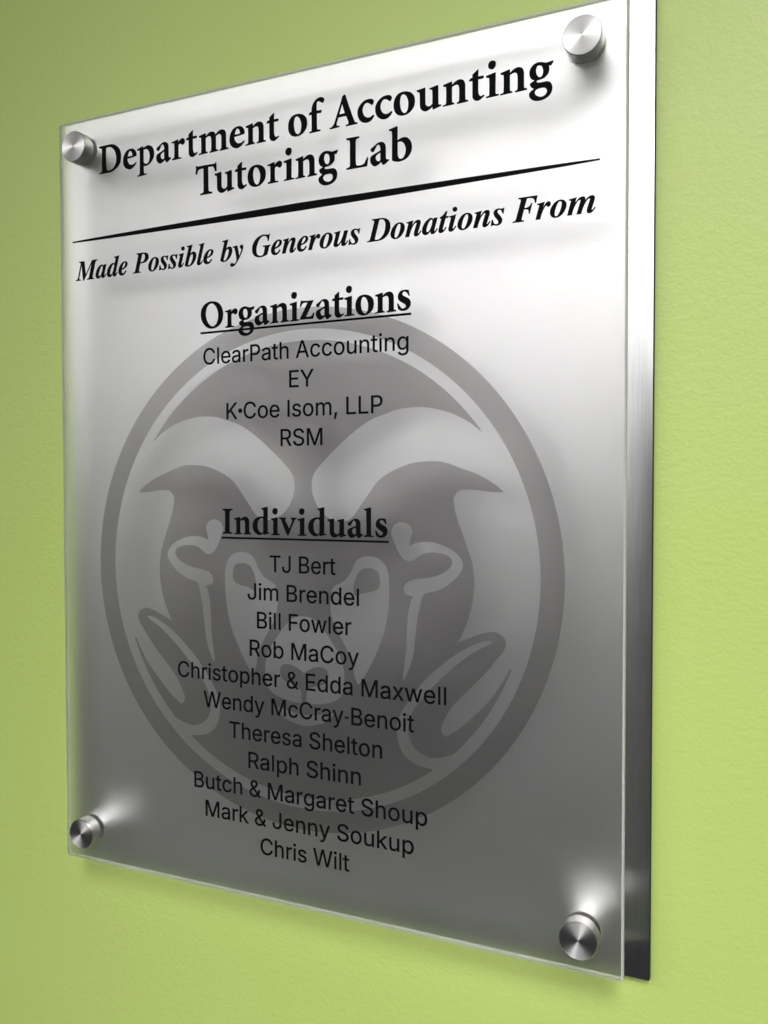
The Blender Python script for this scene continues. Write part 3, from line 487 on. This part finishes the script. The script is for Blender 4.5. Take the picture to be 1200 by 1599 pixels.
  'l': '0|-5,1047 268,1108 296,1084 294,87 296,70 301,58 325,49 395,40 395,-9 186,1 -8,-12 -8,46 44,54 88,71 97,67 95,66 98,84 101,139 102,249 92,957 83,975 72,986 54,993 -5,1001',
  'm': '0|6,626 288,687 304,662 298,585 386,648 445,679 485,692 526,697 566,695 622,679 655,659 683,630 702,591 717,548 723,514 724,177 728,65 736,53 744,48 809,40 814,-14 458,-27 446,11 486,27 518,46 523,61 529,194 527,413 520,472 502,518 484,539 475,547 465,551 440,556 386,547 298,515 297,182 301,80 306,55 323,41 366,32 377,-16 2,-29 -11,9 58,18 88,32 93,36 99,53 103,89 108,242 107,429 103,546 102,548 82,559 16,575;709,576 808,648 867,679 907,692 949,697 1008,691 1061,670 1092,647 1105,629 1125,591 1139,548 1145,514 1146,177 1150,65 1158,53 1167,48 1231,40 1236,-14 881,-27 868,10 908,27 940,46 945,61 950,131 951,328 948,438 942,472 932,504 916,530 897,547 875,555 847,555 808,547 713,513 644,513 644,576',
 },
 'I': {
  'D': '484|-38,-4 -38,19 -16,21 -2,24 9,31 19,43 27,60 35,86 111,370 115,387 116,401 114,415 111,419 108,423 94,427 69,431 69,455 252,455 302,452 325,448 346,443 366,436 383,428 399,418 414,407 427,394 437,379 447,364 455,346 461,328 465,308 467,286 468,263 467,236 463,209 456,183 446,157 433,133 418,110 401,88 381,68 351,45 322,26 288,12 251,3 207,-2 155,-4;169,25 191,26 211,30 229,37 248,46 264,59 280,73 295,89 309,107 321,127 331,148 340,170 348,195 354,220 358,246 361,271 362,298 360,329 355,355 347,377 337,395 323,409 305,418 285,424 262,426 244,424 238,422 234,419 227,408 221,393 137,77 134,61 132,49 135,38 140,30 151,26',
  'F': '410|-38,-4 -38,19 -16,21 -2,24 9,31 19,43 27,60 35,86 111,370 115,387 116,404 115,410 113,415 111,419 107,423 93,428 69,430 69,455 431,455 403,319 378,319 378,332 376,355 370,375 363,390 350,403 335,412 315,419 291,423 262,424 245,423 237,419 231,410 225,395 186,252 191,251 201,251 221,252 240,256 256,261 270,268 282,278 293,289 301,304 310,324 335,324 286,131 265,131 265,147 265,158 263,182 257,200 253,205 247,211 240,214 230,217 207,221 178,222 140,81 135,61 134,47 136,35 139,31 142,27 156,22 181,18 181,-4',
  'G': '499|221,-15 198,-15 175,-12 154,-8 135,-3 117,4 100,14 85,24 70,36 58,49 47,64 37,80 30,97 24,115 20,134 18,154 17,175 18,200 21,225 26,249 34,272 43,296 56,318 69,339 84,360 101,379 119,396 140,412 161,425 195,444 231,456 267,464 306,467 327,466 350,463 378,458 401,451 418,448 424,449 428,452 433,456 439,467 462,467 431,313 406,313 404,344 398,369 390,388 379,405 365,418 348,427 330,433 308,434 287,432 266,425 245,414 225,397 205,375 186,350 170,320 154,286 141,249 132,213 126,178 124,144 126,116 132,90 141,68 154,51 170,36 189,26 212,20 238,18 253,19 266,22 277,26 285,31 292,39 298,49 303,60 308,75 326,145 330,166 332,179 331,185 329,191 327,194 323,197 309,201 282,203 282,227 479,227 479,202 469,202 461,201 453,199 448,195 444,189 437,173 429,149 398,28 355,8 312,-5 267,-13',
  'M': '587|184,-15 140,363 72,81 68,61 66,47 69,35 72,31 76,27 89,22 114,18 114,-4 -39,-4 -39,19 -17,21 -3,24 8,31 18,43 25,60 34,86 110,370 114,388 115,403 112,416 110,419 106,423 92,428 68,430 68,455 228,455 267,132 467,455 626,455 626,430 604,429 589,425 578,418 569,407 561,390 553,364 478,81 473,63 472,47 473,41 475,36 478,32 482,27 496,22 520,18 520,-4 301,-4 301,19 324,21 338,26 349,32 358,42 364,58 373,86 449,375 209,-15',
  'P': '409|-38,-4 -38,19 -16,21 -2,24 9,31 19,43 27,60 35,86 111,370 115,387 116,404 113,415 111,419 107,422 94,427 69,431 69,455 259,455 294,453 326,448 353,440 374,427 392,413 404,394 411,371 414,346 412,327 408,309 399,292 389,276 376,260 361,248 344,236 324,227 301,220 272,215 236,212 195,211 174,211 140,81 135,60 134,47 136,35 139,31 143,27 156,22 181,18 181,-4;199,242 224,244 247,250 265,259 280,274 292,291 300,311 306,336 308,363 307,377 304,390 299,400 294,409 286,416 277,420 265,423 252,424 239,422 233,418 228,408 222,391 183,243 189,242',
  'a': '336|53,-13 37,-11 22,-7 10,1 -2,11 -11,24 -18,39 -22,55 -23,73 -22,91 -19,110 -9,148 7,186 29,222 53,254 81,279 103,294 124,305 145,312 165,314 185,311 193,306 201,302 207,294 212,287 218,266 222,307 302,307 245,107 236,73 232,56 233,50 234,46 236,45 238,44 246,47 256,55 268,69 284,92 306,79 277,38 264,22 251,10 237,0 224,-7 211,-11 197,-13 178,-10 169,-6 163,-1 158,6 154,14 151,34 153,53 158,76 152,53 140,35 127,21 114,9 100,0 85,-8 70,-11;93,45 99,46 106,49 121,59 136,75 149,97 161,122 172,148 182,176 188,203 193,227 194,248 192,261 189,270 181,275 172,277 165,276 159,273 144,261 128,242 112,217 99,188 87,158 74,114 70,96 69,81 71,64 75,53 83,47',
  'b': '322|77,-13 54,-12 33,-7 14,0 -2,9 -12,20 -15,31 -11,53 79,376 85,399 87,412 85,420 82,426 73,428 59,429 44,429 44,455 113,462 195,475 133,253 147,282 169,299 181,306 193,310 205,313 218,314 235,312 250,308 262,300 274,289 283,276 290,259 294,242 295,221 294,203 291,184 287,165 280,146 263,109 240,75 227,59 213,44 181,20 157,5 131,-5 105,-11;91,19 99,20 108,22 125,31 141,48 156,67 169,91 181,118 192,144 199,172 204,199 206,223 203,239 198,250 189,257 179,259 167,257 156,253 147,243 137,230 128,213 119,192 101,137 81,68 76,47 74,33 75,26 78,22 83,20',
  'd': '334|55,-13 38,-12 24,-8 12,1 0,11 -9,25 -15,42 -18,61 -19,82 -16,115 -8,149 6,184 26,217 49,248 75,275 97,291 119,304 141,311 164,314 178,313 191,310 204,305 211,300 234,382 238,400 239,412 237,420 232,424 221,428 201,428 201,455 270,463 347,475 241,82 236,59 234,48 235,46 238,45 244,47 252,55 280,95 303,79 273,38 249,10 236,0 225,-8 212,-12 198,-13 179,-11 171,-6 164,-1 159,6 156,15 153,35 155,56 160,77 141,36 129,21 116,9 102,-1 87,-8 72,-12;96,46 103,47 109,49 124,61 139,78 152,101 164,128 176,155 185,182 192,209 196,232 198,249 196,263 192,273 186,277 177,279 172,278 166,276 152,266 137,250 123,229 110,205 97,179 86,152 78,125 72,100 70,79 73,64 77,54 86,48',
  'e': '269|87,-13 65,-12 45,-6 29,3 13,16 1,32 -8,52 -13,73 -15,98 -14,116 -11,136 -6,154 2,174 22,209 46,243 75,271 91,283 108,293 124,303 142,309 158,312 176,314 193,313 208,309 221,304 233,296 241,286 248,275 252,262 253,248 251,227 241,207 228,188 208,171 185,155 154,140 120,129 83,121 80,105 78,88 79,78 82,67 85,59 90,53 96,47 104,43 112,40 122,40 130,41 140,43 148,47 156,54 174,72 194,100 219,84 205,60 191,40 177,24 160,11 144,0 126,-8 107,-12;90,152 112,160 138,174 160,193 176,214 181,226 186,237 189,248 189,260 188,271 184,277 178,282 171,283 161,281 151,275 140,264 129,250 118,230 107,206 97,178',
  'i': '194|132,367 122,368 112,371 105,376 97,381 92,389 87,396 84,406 83,416 84,426 87,435 92,443 97,450 105,456 113,461 122,463 132,464 141,463 149,461 158,456 166,450 172,443 177,434 179,426 180,416 179,406 177,397 172,389 166,381 158,376 150,371 141,368;49,-12 37,-11 28,-9 18,-4 10,2 5,10 0,20 -3,29 -3,41 0,65 6,88 40,212 47,238 49,254 47,260 43,265 37,268 26,269 16,269 15,293 88,303 156,315 93,84 89,67 88,55 89,51 90,48 92,47 95,46 102,49 111,57 124,71 141,96 160,82 145,58 132,40 119,24 106,11 92,1 77,-7 64,-11',
  'l': '173|40,-13 28,-13 18,-10 8,-5 0,0 -6,8 -11,18 -13,28 -14,40 -12,63 -6,86 73,372 80,400 83,414 81,421 78,425 70,428 58,429 48,429 48,453 121,464 188,475 83,85 79,68 76,54 77,49 78,47 80,46 83,45 91,48 101,56 113,70 130,95 149,80 121,37 108,21 96,9 83,0 70,-8 55,-12',
  'm': '524|380,-12 369,-11 359,-9 351,-4 343,1 337,9 334,19 331,42 333,61 339,86 360,155 383,223 387,238 389,247 388,252 387,255 385,256 380,257 367,254 353,246 338,231 321,212 305,184 288,150 271,110 254,61 233,-4 147,-4 216,223 222,247 221,252 219,255 217,256 213,257 205,256 198,253 188,248 180,241 160,220 139,188 120,150 101,106 84,56 69,-4 -19,-4 38,212 46,241 48,254 46,260 43,265 35,268 24,269 14,269 13,293 157,315 120,192 132,223 150,247 167,268 184,284 201,297 219,307 237,312 256,314 269,313 279,310 289,307 297,300 302,292 307,283 309,273 310,260 308,241 303,216 312,241 327,261 343,277 359,290 374,300 390,308 405,312 422,314 435,313 445,310 455,307 463,300 469,292 474,283 476,273 477,260 476,243 472,223 456,170 424,75 421,65 420,58 420,53 421,50 423,49 426,48 434,51 443,59 454,72 471,97 492,82 462,39 436,11 423,1 408,-7 395,-11',
  'n': '357|213,-13 201,-13 191,-10 183,-5 176,0 170,8 167,18 164,41 166,60 171,85 193,154 216,223 222,246 221,251 219,254 216,256 213,257 205,256 197,252 188,248 179,240 160,219 139,188 120,150 101,106 84,56 69,-4 -19,-4 38,212 46,241 48,254 46,260 43,265 35,268 24,269 14,269 13,293 157,315 120,192 132,223 150,247 167,268 184,284 201,297 219,307 237,312 256,314 269,313 279,310 289,307 297,300 302,292 307,282 309,272 310,259 309,245 305,225 289,169 252,57 253,52 254,50 257,48 260,47 268,50 276,58 303,95 325,81 294,38 269,10 255,0 242,-8 228,-12',
  'o': '316|96,-13 73,-12 53,-6 34,4 17,17 4,34 -7,53 -12,74 -14,98 -13,117 -10,136 -5,155 2,174 21,210 45,244 59,259 73,272 89,284 106,295 122,303 140,309 157,312 175,314 201,312 222,306 242,297 259,284 272,267 282,248 287,227 289,203 288,185 285,166 280,148 274,128 255,92 231,59 218,43 203,30 187,18 170,6 153,-2 134,-9 115,-12;103,17 110,18 117,21 124,26 131,33 145,52 158,76 170,103 180,133 189,163 196,192 200,218 202,240 199,260 194,274 189,278 185,281 179,283 172,284 165,283 159,280 151,276 144,269 130,251 117,227 105,200 94,171 86,140 79,110 75,83 73,58 75,40 81,27 86,23 90,20',
  'r': '261|-19,-4 38,212 46,241 48,254 46,260 43,265 35,268 24,269 14,269 13,293 157,315 118,188 141,245 155,266 168,283 181,296 195,305 209,312 222,314 239,311 247,306 253,301 258,294 261,285 263,265 261,244 257,235 252,227 245,222 238,217 230,214 220,214 210,215 200,219 190,226 183,235 179,237 176,236 171,234 160,221 146,202 131,173 114,137 99,96 84,50 69,-4',
  's': '252|91,-13 62,-10 27,1 15,3 9,3 5,1 1,-4 -5,-11 -29,-7 -10,114 17,108 19,85 23,66 29,52 36,39 45,30 56,24 68,20 81,18 97,20 103,22 107,27 111,31 113,37 116,52 114,63 110,75 103,89 92,104 65,136 48,161 35,183 27,206 24,228 26,246 30,262 39,276 50,289 65,299 81,307 97,311 116,313 146,310 180,302 187,300 192,299 198,300 202,301 206,305 210,311 235,311 218,201 194,203 189,225 184,241 178,254 171,266 163,274 154,279 144,283 134,284 120,282 110,275 103,266 101,255 102,245 108,233 115,219 127,205 149,178 168,151 179,134 187,117 192,100 194,82 193,68 191,57 187,44 180,34 173,24 165,14 155,6 144,-1 131,-7 119,-10',
  't': '185|30,-13 19,-13 9,-10 0,-6 -7,0 -12,7 -17,17 -19,28 -19,39 -18,52 -15,71 40,269 9,269 9,300 28,308 45,315 61,326 76,337 105,366 132,402 167,402 139,304 192,304 182,269 129,269 81,102 74,76 71,56 72,51 73,47 75,46 77,45 84,48 95,57 109,73 127,100 150,86 119,42 105,25 91,11 76,1 62,-7 46,-12',
  'u': '357|46,-13 33,-13 23,-10 13,-5 5,0 -1,8 -6,18 -8,28 -9,41 -7,56 -4,76 11,131 34,212 40,238 42,254 41,260 37,265 30,268 19,269 9,269 8,293 72,302 152,315 85,78 81,64 80,53 81,48 82,46 84,44 89,44 96,45 104,48 114,53 122,61 142,83 164,116 183,155 202,198 218,248 233,305 321,305 254,57 257,50 259,49 261,48 267,50 277,59 289,72 305,97 327,82 296,40 271,10 257,0 244,-8 230,-12 215,-13 204,-13 194,-10 186,-5 179,1 173,9 168,18 166,28 165,40 177,104 167,74 150,50 133,31 117,15 100,3 83,-7 65,-12',
  'y': '281|-30,-144 -42,-144 -52,-141 -61,-138 -69,-132 -75,-124 -81,-117 -83,-109 -84,-99 -81,-82 -76,-76 -71,-69 -58,-60 -41,-57 -25,-60 -6,-69 10,-78 20,-81 26,-79 36,-74 45,-65 55,-54 72,-28 77,-16 79,-6 75,29 66,89 54,155 40,212 29,249 21,267 18,270 13,271 -1,273 -13,271 -13,298 21,302 47,308 67,312 85,314 90,313 95,309 103,298 110,279 116,255 131,182 152,76 169,124 187,161 197,191 201,211 200,217 197,223 192,229 185,235 175,241 170,250 165,259 164,269 167,286 171,294 176,301 183,306 192,311 210,314 220,313 229,311 236,306 243,301 247,293 252,285 254,265 252,244 245,218 233,186 218,150 199,111 177,72 154,32 129,-7 103,-43 77,-77 50,-104 22,-125 9,-133 -4,-140 -17,-143',
  ' ': '175|',
 },
}

EMBLEM = {
 'horn_top': [(0.2911, 0.574), (0.2754, 0.5621), (0.2509, 0.5495), (0.2259, 0.5417), (0.2006, 0.5376), (0.1671, 0.5387), (0.146, 0.5446), (0.1193, 0.5533), (0.0921, 0.5695), (0.0645, 0.5909), (0.0362, 0.6162), (0.019, 0.6361), (0.0155, 0.6552), (0.0183, 0.6703), (0.0257, 0.6854), (0.037, 0.6984), (0.0528, 0.7072), (0.0718, 0.7089), (0.0863, 0.7028), (0.1082, 0.6751), (0.1299, 0.6478), (0.1512, 0.6334), (0.1774, 0.6231), (0.1929, 0.6195), (0.2184, 0.618), (0.2385, 0.6202), (0.2632, 0.6289), (0.2924, 0.6398), (0.3163, 0.6538), (0.3282, 0.6643)],
 'horn_in': [(0.3282, 0.6643), (0.3045, 0.6629), (0.2804, 0.6601), (0.2632, 0.661), (0.2559, 0.6662), (0.2524, 0.6736), (0.2534, 0.6863), (0.2584, 0.7049), (0.2682, 0.7304), (0.278, 0.7581), (0.281, 0.7678), (0.2839, 0.7933), (0.282, 0.8191), (0.2759, 0.845), (0.2664, 0.8691), (0.2585, 0.8845)],
 'ear': [(0.2585, 0.8845), (0.2772, 0.8758), (0.2985, 0.8678), (0.3144, 0.8649), (0.3262, 0.87), (0.3315, 0.8784), (0.3289, 0.89), (0.3197, 0.9022), (0.2986, 0.9283), (0.2772, 0.9508), (0.2526, 0.9766), (0.2416, 0.9932), (0.2335, 1.01), (0.2335, 1.0189), (0.2375, 1.0241), (0.2446, 1.0233), (0.2665, 1.0063), (0.288, 0.9854), (0.3093, 0.9626), (0.3251, 0.9386), (0.3367, 0.9175)],
 'tip': [(0.3367, 0.9175), (0.3424, 0.9171)],
 'ear2': [(0.3424, 0.9171), (0.3355, 0.9425), (0.3226, 0.9668), (0.3041, 0.9967), (0.2828, 1.0251), (0.2584, 1.0463), (0.2335, 1.0568), (0.214, 1.0594), (0.1941, 1.0515), (0.1827, 1.0371), (0.1801, 1.0188), (0.1871, 0.9939), (0.2055, 0.9682), (0.228, 0.945), (0.2555, 0.9189), (0.2854, 0.8958), (0.3066, 0.8839), (0.312, 0.8789)],
 'ear3': [(0.312, 0.8789), (0.2985, 0.8795), (0.2772, 0.8889), (0.2501, 0.9061), (0.2193, 0.9324), (0.1999, 0.9528), (0.1799, 0.9785), (0.1669, 1.0013), (0.1611, 1.0234), (0.164, 1.0446), (0.1741, 1.0623), (0.1913, 1.0723), (0.2083, 1.0758), (0.223, 1.0777)],
 'five': [(0.1521, 0.7233), (0.1574, 0.7135), (0.1695, 0.7085), (0.1814, 0.7132), (0.1866, 0.7226), (0.1835, 0.7347), (0.1819, 0.7443)],
 'five2': [(0.1819, 0.7443), (0.1928, 0.7397), (0.2107, 0.7374), (0.231, 0.7407), (0.251, 0.7496), (0.2623, 0.7591), (0.2669, 0.7697), (0.2633, 0.7811), (0.2475, 0.7977), (0.228, 0.809), (0.2112, 0.8136), (0.204, 0.8178), (0.1986, 0.8362), (0.1948, 0.8553), (0.1916, 0.8818), (0.188, 0.9087), (0.1812, 0.9305), (0.1722, 0.9487)],
 'five3': [(0.1722, 0.9487), (0.1713, 0.942), (0.1742, 0.9204), (0.1771, 0.8935), (0.1781, 0.8669), (0.18, 0.8456), (0.1844, 0.8267), (0.1886, 0.82)],
 'five4': [(0.1886, 0.82), (0.1801, 0.8185), (0.1743, 0.8154), (0.1732, 0.8067), (0.1786, 0.7992), (0.1901, 0.794), (0.2085, 0.7914), (0.228, 0.7866), (0.2445, 0.7769), (0.2501, 0.7675), (0.2473, 0.76), (0.2363, 0.7551), (0.2197, 0.753), (0.2028, 0.7561), (0.1928, 0.763), (0.1845, 0.7672), (0.1759, 0.7661), (0.1672, 0.7585), (0.16, 0.7454), (0.1537, 0.731), (0.1521, 0.7233)],
 'side': [(0.1134, 0.761), (0.1328, 0.7656), (0.1451, 0.7794), (0.1491, 0.801), (0.1487, 0.8273), (0.1449, 0.8583), (0.1364, 0.8896), (0.1228, 0.9196), (0.1071, 0.9477), (0.096, 0.9621)],
 'side2': [(0.096, 0.9621), (0.0897, 0.9492), (0.0861, 0.9291), (0.0786, 0.9117), (0.0661, 0.8903), (0.0548, 0.8707), (0.0486, 0.8506), (0.0487, 0.8281), (0.0536, 0.812), (0.0715, 0.8022), (0.0838, 0.788), (0.0916, 0.7725), (0.1014, 0.7643), (0.1134, 0.761)],
 'hole': [(0.1134, 0.78), (0.1282, 0.7833), (0.1328, 0.7929), (0.1325, 0.8084), (0.1209, 0.8156), (0.1035, 0.8193), (0.0925, 0.8243), (0.0889, 0.8185), (0.0901, 0.8036), (0.0989, 0.7854), (0.1134, 0.78)],
 'muzz': [(0.0065, 0.8612), (0.0203, 0.8654), (0.0306, 0.8746), (0.0484, 0.8959), (0.0633, 0.9176), (0.0711, 0.9394), (0.0721, 0.962), (0.0671, 0.9807), (0.0529, 0.9924), (0.0273, 0.999), (0.0035, 1.001)],
 'nos': [(-0.0038, 0.955), (0.0025, 0.9503), (0.0119, 0.9444), (0.0276, 0.9398), (0.0406, 0.943), (0.044, 0.9533), (0.0379, 0.9652), (0.0222, 0.971), (0.0106, 0.9752), (0.0047, 0.9829)],
 'chin': [(0.0046, 1.0188), (0.0254, 1.016), (0.0426, 1.0121), (0.054, 1.0124), (0.0426, 1.0238), (0.0253, 1.0318), (0.0045, 1.0362)],
}

SPACED = [
 ('Department of Accounting', [0.0945, 0.1486, 0.179, 0.2203, 0.2529, 0.2826, 0.308, 0.3692, 0.3998, 0.4399, None, 0.4797, 0.5169, None, 0.5535, 0.6014, 0.6311, 0.6612, 0.6985, 0.739, 0.7791, 0.8043, 0.8251, 0.8668]),
 ('Tutoring Lab', [0.3013, 0.3395, 0.379, 0.4037, 0.4411, 0.4712, 0.4922, 0.5337, None, 0.5821, 0.6225, 0.6536]),
 ('Organizations', [0.31, 0.3581, 0.3843, 0.4154, 0.4444, 0.4809, 0.4995, 0.528, 0.5564, 0.5779, 0.597, 0.6297, 0.6666]),
 ('Individuals', [0.3506, 0.373, 0.4093, 0.4443, 0.4603, 0.4936, 0.5128, 0.5473, 0.5823, 0.6104, 0.6294]),
]

def decode(s, flagged):
    adv, body = s.split('|')
    out = []
    for c in body.split(';'):
        if c:
            hole = flagged and c[0] == '~'
            out.append((hole, [tuple(map(float, q.split(','))) for q in (c[1:] if hole else c).split(' ')]))
    return int(adv), out


_cache = {}


def glyph(face, ch):
    k = (face, ch)
    if k not in _cache:
        adv, cs = decode(FONT[face][ch], face == 'B')
        if cs:
            if face == 'B':                 # '~' marks a counter
                ops = [(-1 if h else 1, c) for h, c in cs]
            else:                           # contours wound like the biggest one add ink, the others are counters
                cs = [c for h, c in cs]
                sg = area2(max(cs, key=lambda c: abs(area2(c))))
                ops = [(1, c) for c in cs if area2(c) * sg > 0] + [(-1, c) for c in cs if area2(c) * sg <= 0]
            _cache[k] = (adv, fill(ops))
        else:
            _cache[k] = (adv, ([], []))
    return _cache[k]


def line(name, text, face, base, x0, x1, unit, extra=0.0, track=0):
    """set a line of text: baseline y, left and right ink edges; unit = panel widths per font unit upright"""
    pen = 0.0
    placed = []
    lo, hi = 1e9, -1e9
    for ch in text:
        adv, (vs, ts) = glyph(face, ch)
        if ts:
            ii = {i for t in ts for i in t}
            lo = min(lo, pen + min(vs[i][0] for i in ii)); hi = max(hi, pen + max(vs[i][0] for i in ii))
            placed.append((pen, vs, ts))
        pen += adv + track
    k = (x1 - x0) / (hi - lo)
    print('line', name, text[:12], 'x scale / y scale = %.3f' % (k / unit))
    shapes = [([(x0 + (p + x - lo) * k, base - y * unit) for x, y in vs], ts) for p, vs, ts in placed]
    o = link(name, print_mesh(name, shapes, -0.0001, -0.0006), M_INK, panel)
    return o


def bar(name, pts, parent=panel):
    vs = [tuple(q) for q in pts]
    return link(name, print_mesh(name, [fill([(1, vs)])], -0.0001, -0.0005), M_INK, parent)


def spaced(name, text, face, base, unit, xs):
    """letters set one by one at their own left edges"""
    shapes = []
    for ch, x0 in zip(text, xs):
        if x0 is not None:
            vs, ts = glyph(face, ch)[1]
            shapes.append(([(x0 + x * unit, base - y * unit) for x, y in vs], ts))
    return link(name, print_mesh(name, shapes, -0.0001, -0.0006), M_INK, panel)


CAP_I, CAP_S = 450.6, 508.7
for nm, (text, xs), b, cap in zip(("title_line", "title_line", "heading_line", "heading_line"), SPACED,
                                  (0.1032, 0.1703, 0.3926, 0.7322), (0.0474, 0.0474, 0.0430, 0.0408)):
    spaced(nm, text, 'B', b, cap / 1000, xs)
# tapered rule, thickest in the middle
N = 24
up = [(0.0313 + 0.9331 * i / N, 0.21545 - (0.0012 + 0.0051 * (1 - abs(2 * i / N - 1)) ** 0.68)) for i in range(N + 1)]
dnl = [(x, 0.4309 - y) for x, y in reversed(up)]
bar("tapered_rule", up + dnl)
line("subtitle_line", "Made Possible by Generous Donations From", 'I', 0.2850, 0.0378, 0.9590, 0.0332 / CAP_I)
bar("underline", [(0.3087, 0.3971), (0.6890, 0.3971), (0.6890, 0.4006), (0.3087, 0.4006)])
bar("underline", [(0.3476, 0.7375), (0.6518, 0.7375), (0.6518, 0.7409), (0.3476, 0.7409)])
U = 0.0268 / CAP_S
for txt, b, x0, x1 in (
        ("ClearPath Accounting", 0.4515, 0.3142, 0.6846), ("EY", 0.4975, 0.4791, 0.5238),
        ("K\u2022Coe Isom, LLP", 0.5438, 0.3594, 0.6421), ("RSM", 0.5900, 0.4627, 0.5387),
        ("TJ Bert", 0.7928, 0.4413, 0.5611), ("Jim Brendel", 0.8392, 0.3985, 0.6015),
        ("Bill Fowler", 0.8856, 0.4164, 0.5885), ("Rob MaCoy", 0.9320, 0.4021, 0.6013),
        ("Christopher & Edda Maxwell", 0.9787, 0.2568, 0.7444), ("Wendy McCray-Benoit", 1.0251, 0.3096, 0.6933),
        ("Theresa Shelton", 1.0714, 0.3609, 0.6403), ("Ralph Shinn", 1.1178, 0.3981, 0.6040),
        ("Butch & Margaret Shoup", 1.1642, 0.2892, 0.7143), ("Mark & Jenny Soukup", 1.2106, 0.3122, 0.6925),
        ("Chris Wilt", 1.2570, 0.4210, 0.5838)):
    line("name_line", txt, 'S', b, x0, x1, U)

# ------------------------------------------------------------------ the round ram's head emblem
CX, CY = 0.5035, 0.7885


def spline(*segs, close=False):
    """each segment is smoothed on its own: corners stay at the joints"""
    out = []
    for s in segs:
        if len(s) < 3:
            out += s[:-1] if len(s) > 1 else s
            continue
        closed = s[0] == s[-1]
        for i in range(len(s) - 1):
            p1, p2 = s[i], s[i + 1]
            p0 = s[i - 1] if i else (s[-2] if closed else p1)
            p3 = s[i + 2] if i + 2 < len(s) else (s[1] if closed else p2)
            for j in range(5):
                t = j / 5
                out.append(tuple(0.5 * ((2 * b) + (c - a) * t + (2 * a - 5 * b + 4 * c - d) * t * t + (3 * b - a - 3 * c + d) * t ** 3)
                                 for a, b, c, d in zip(p0, p1, p2, p3)))
    return out


def circle(r, n=220):
    return [(CX + r * math.cos(2 * math.pi * i / n), CY + r * math.sin(2 * math.pi * i / n)) for i in range(n)]


def sides(sign_, pts):
    """pts are (distance right of the emblem's axis, panel y): the shape and its mirror image"""
    return [(sign_, [(CX + x, y) for x, y in pts]), (sign_, [(CX - x, y) for x, y in pts])]


def whole(sign_, pts):
    """right half of a shape that crosses the axis"""
    r = [(CX + x, y) for x, y in pts]
    return [(sign_, r + [(2 * CX - x, y) for x, y in reversed(r)])]


EM = EMBLEM
a0 = math.atan2(EM['ear3'][-1][1] - CY, EM['ear3'][-1][0])
a1 = math.atan2(EM['horn_top'][0][1] - CY, EM['horn_top'][0][0])
arc = [(0.3665 * math.cos(a0 + (a1 - a0) * i / 40), CY + 0.3665 * math.sin(a0 + (a1 - a0) * i / 40)) for i in range(1, 40)]
ops = [(1, circle(0.4153)), (-1, circle(0.3815)), (1, circle(0.3635))]
ops += sides(-1, spline(EM['horn_top'], EM['horn_in'], EM['ear'], EM['tip'], EM['ear2'], EM['ear3']) + [EM['ear3'][-1]] + arc)
ops += sides(-1, spline(EM['five'], EM['five2'], EM['five3'], EM['five4']))
ops += sides(-1, spline(EM['side'], EM['side2']))
ops += sides(1, spline(EM['hole']))
ops += whole(-1, spline(EM['muzz']) + [EM['muzz'][-1]])
ops += whole(1, spline(EM['nos']) + [EM['nos'][-1], (0.0042, 1.024)])
ops += whole(-1, spline(EM['chin']) + [EM['chin'][-1]])
emblem = link("ram_emblem", print_mesh("ram_emblem", [fill(ops)], -0.00005, -0.00005), M_TINT, panel)
emblem["label"] = "grey round emblem of a curly-horned ram's head"

# ------------------------------------------------------------------ four standoffs


def lathe(profile, n=64):
    """profile: (radius, height) from the front centre to the back; turned about local Z, +Z to the viewer"""
    bm = bmesh.new()
    rows = []
    for r, h in profile:
        if r == 0:
            rows.append([bm.verts.new((0, 0, h))])
        else:
            rows.append([bm.verts.new((r * math.cos(2 * math.pi * i / n), r * math.sin(2 * math.pi * i / n), h)) for i in range(n)])
    for a, b in zip(rows[:-1], rows[1:]):
        for i in range(n):
            j = (i + 1) % n
            if len(a) == 1:
                f = bm.faces.new((a[0], b[i], b[j]))
            elif len(b) == 1:
                f = bm.faces.new((a[i], b[0], a[j]))
            else:
                f = bm.faces.new((a[i], b[i], b[j], a[j]))
            f.smooth = True
    bmesh.ops.recalc_face_normals(bm, faces=bm.faces[:])
    me = bpy.data.meshes.new("turned")
    for e in bm.edges:
        if len(e.link_faces) == 2 and e.calc_face_angle() > math.radians(25):
            e.smooth = False
    bm.to_mesh(me); bm.free()
    return me


RC = 0.0265 * S
HC = 0.0226 * S
cap_me = lathe([(0, HC - .00001), (RC * .97 - .0, HC - .00001), (RC * 1.0, HC - .0003), (RC * 1.0, 0.00062), (RC * .955, 0.0006), (RC * .955, 0.0)])
cap_me.materials.append(M_SIDE); cap_me.materials.append(M_FACE)
for f in cap_me.polygons:
    if f.center.z > HC - .0001:
        f.material_index = 1
cap_me.name = "standoff_cap"
BL = (GAP - PANEL_T) * S
bar_me = lathe([(0, 0), (RC * .97, 0), (RC, -.0003), (RC, -BL + .0003), (RC * .97, -BL), (0, -BL)])
bar_me.materials.append(M_BAR)
bar_me.name = "standoff_barrel"
IN = 0.0562
spots = [(IN, IN, "upper left"), (1 - IN, IN, "upper right"), (IN, PH - IN, "lower left"), (1 - IN, PH - IN, "lower right")]
for x, y, where in spots:
    c = P(x, y, 0)
    so = bpy.data.objects.new("standoff", None)
    COL.objects.link(so)
    so.parent = sign
    so.location = c - ORG
    so.rotation_euler = (math.radians(90), 0, 0)
    so["label"] = "round turned metal standoff in the %s corner" % where
    for nm, me, z in (("cap", cap_me, 0.0), ("barrel", bar_me, -PANEL_T * S)):
        o = bpy.data.objects.new(nm, me)
        COL.objects.link(o)
        o.parent = so
        o.location = (0, 0, z)
for o in scene.objects:
    if "_c" in o:
        del o["_c"]
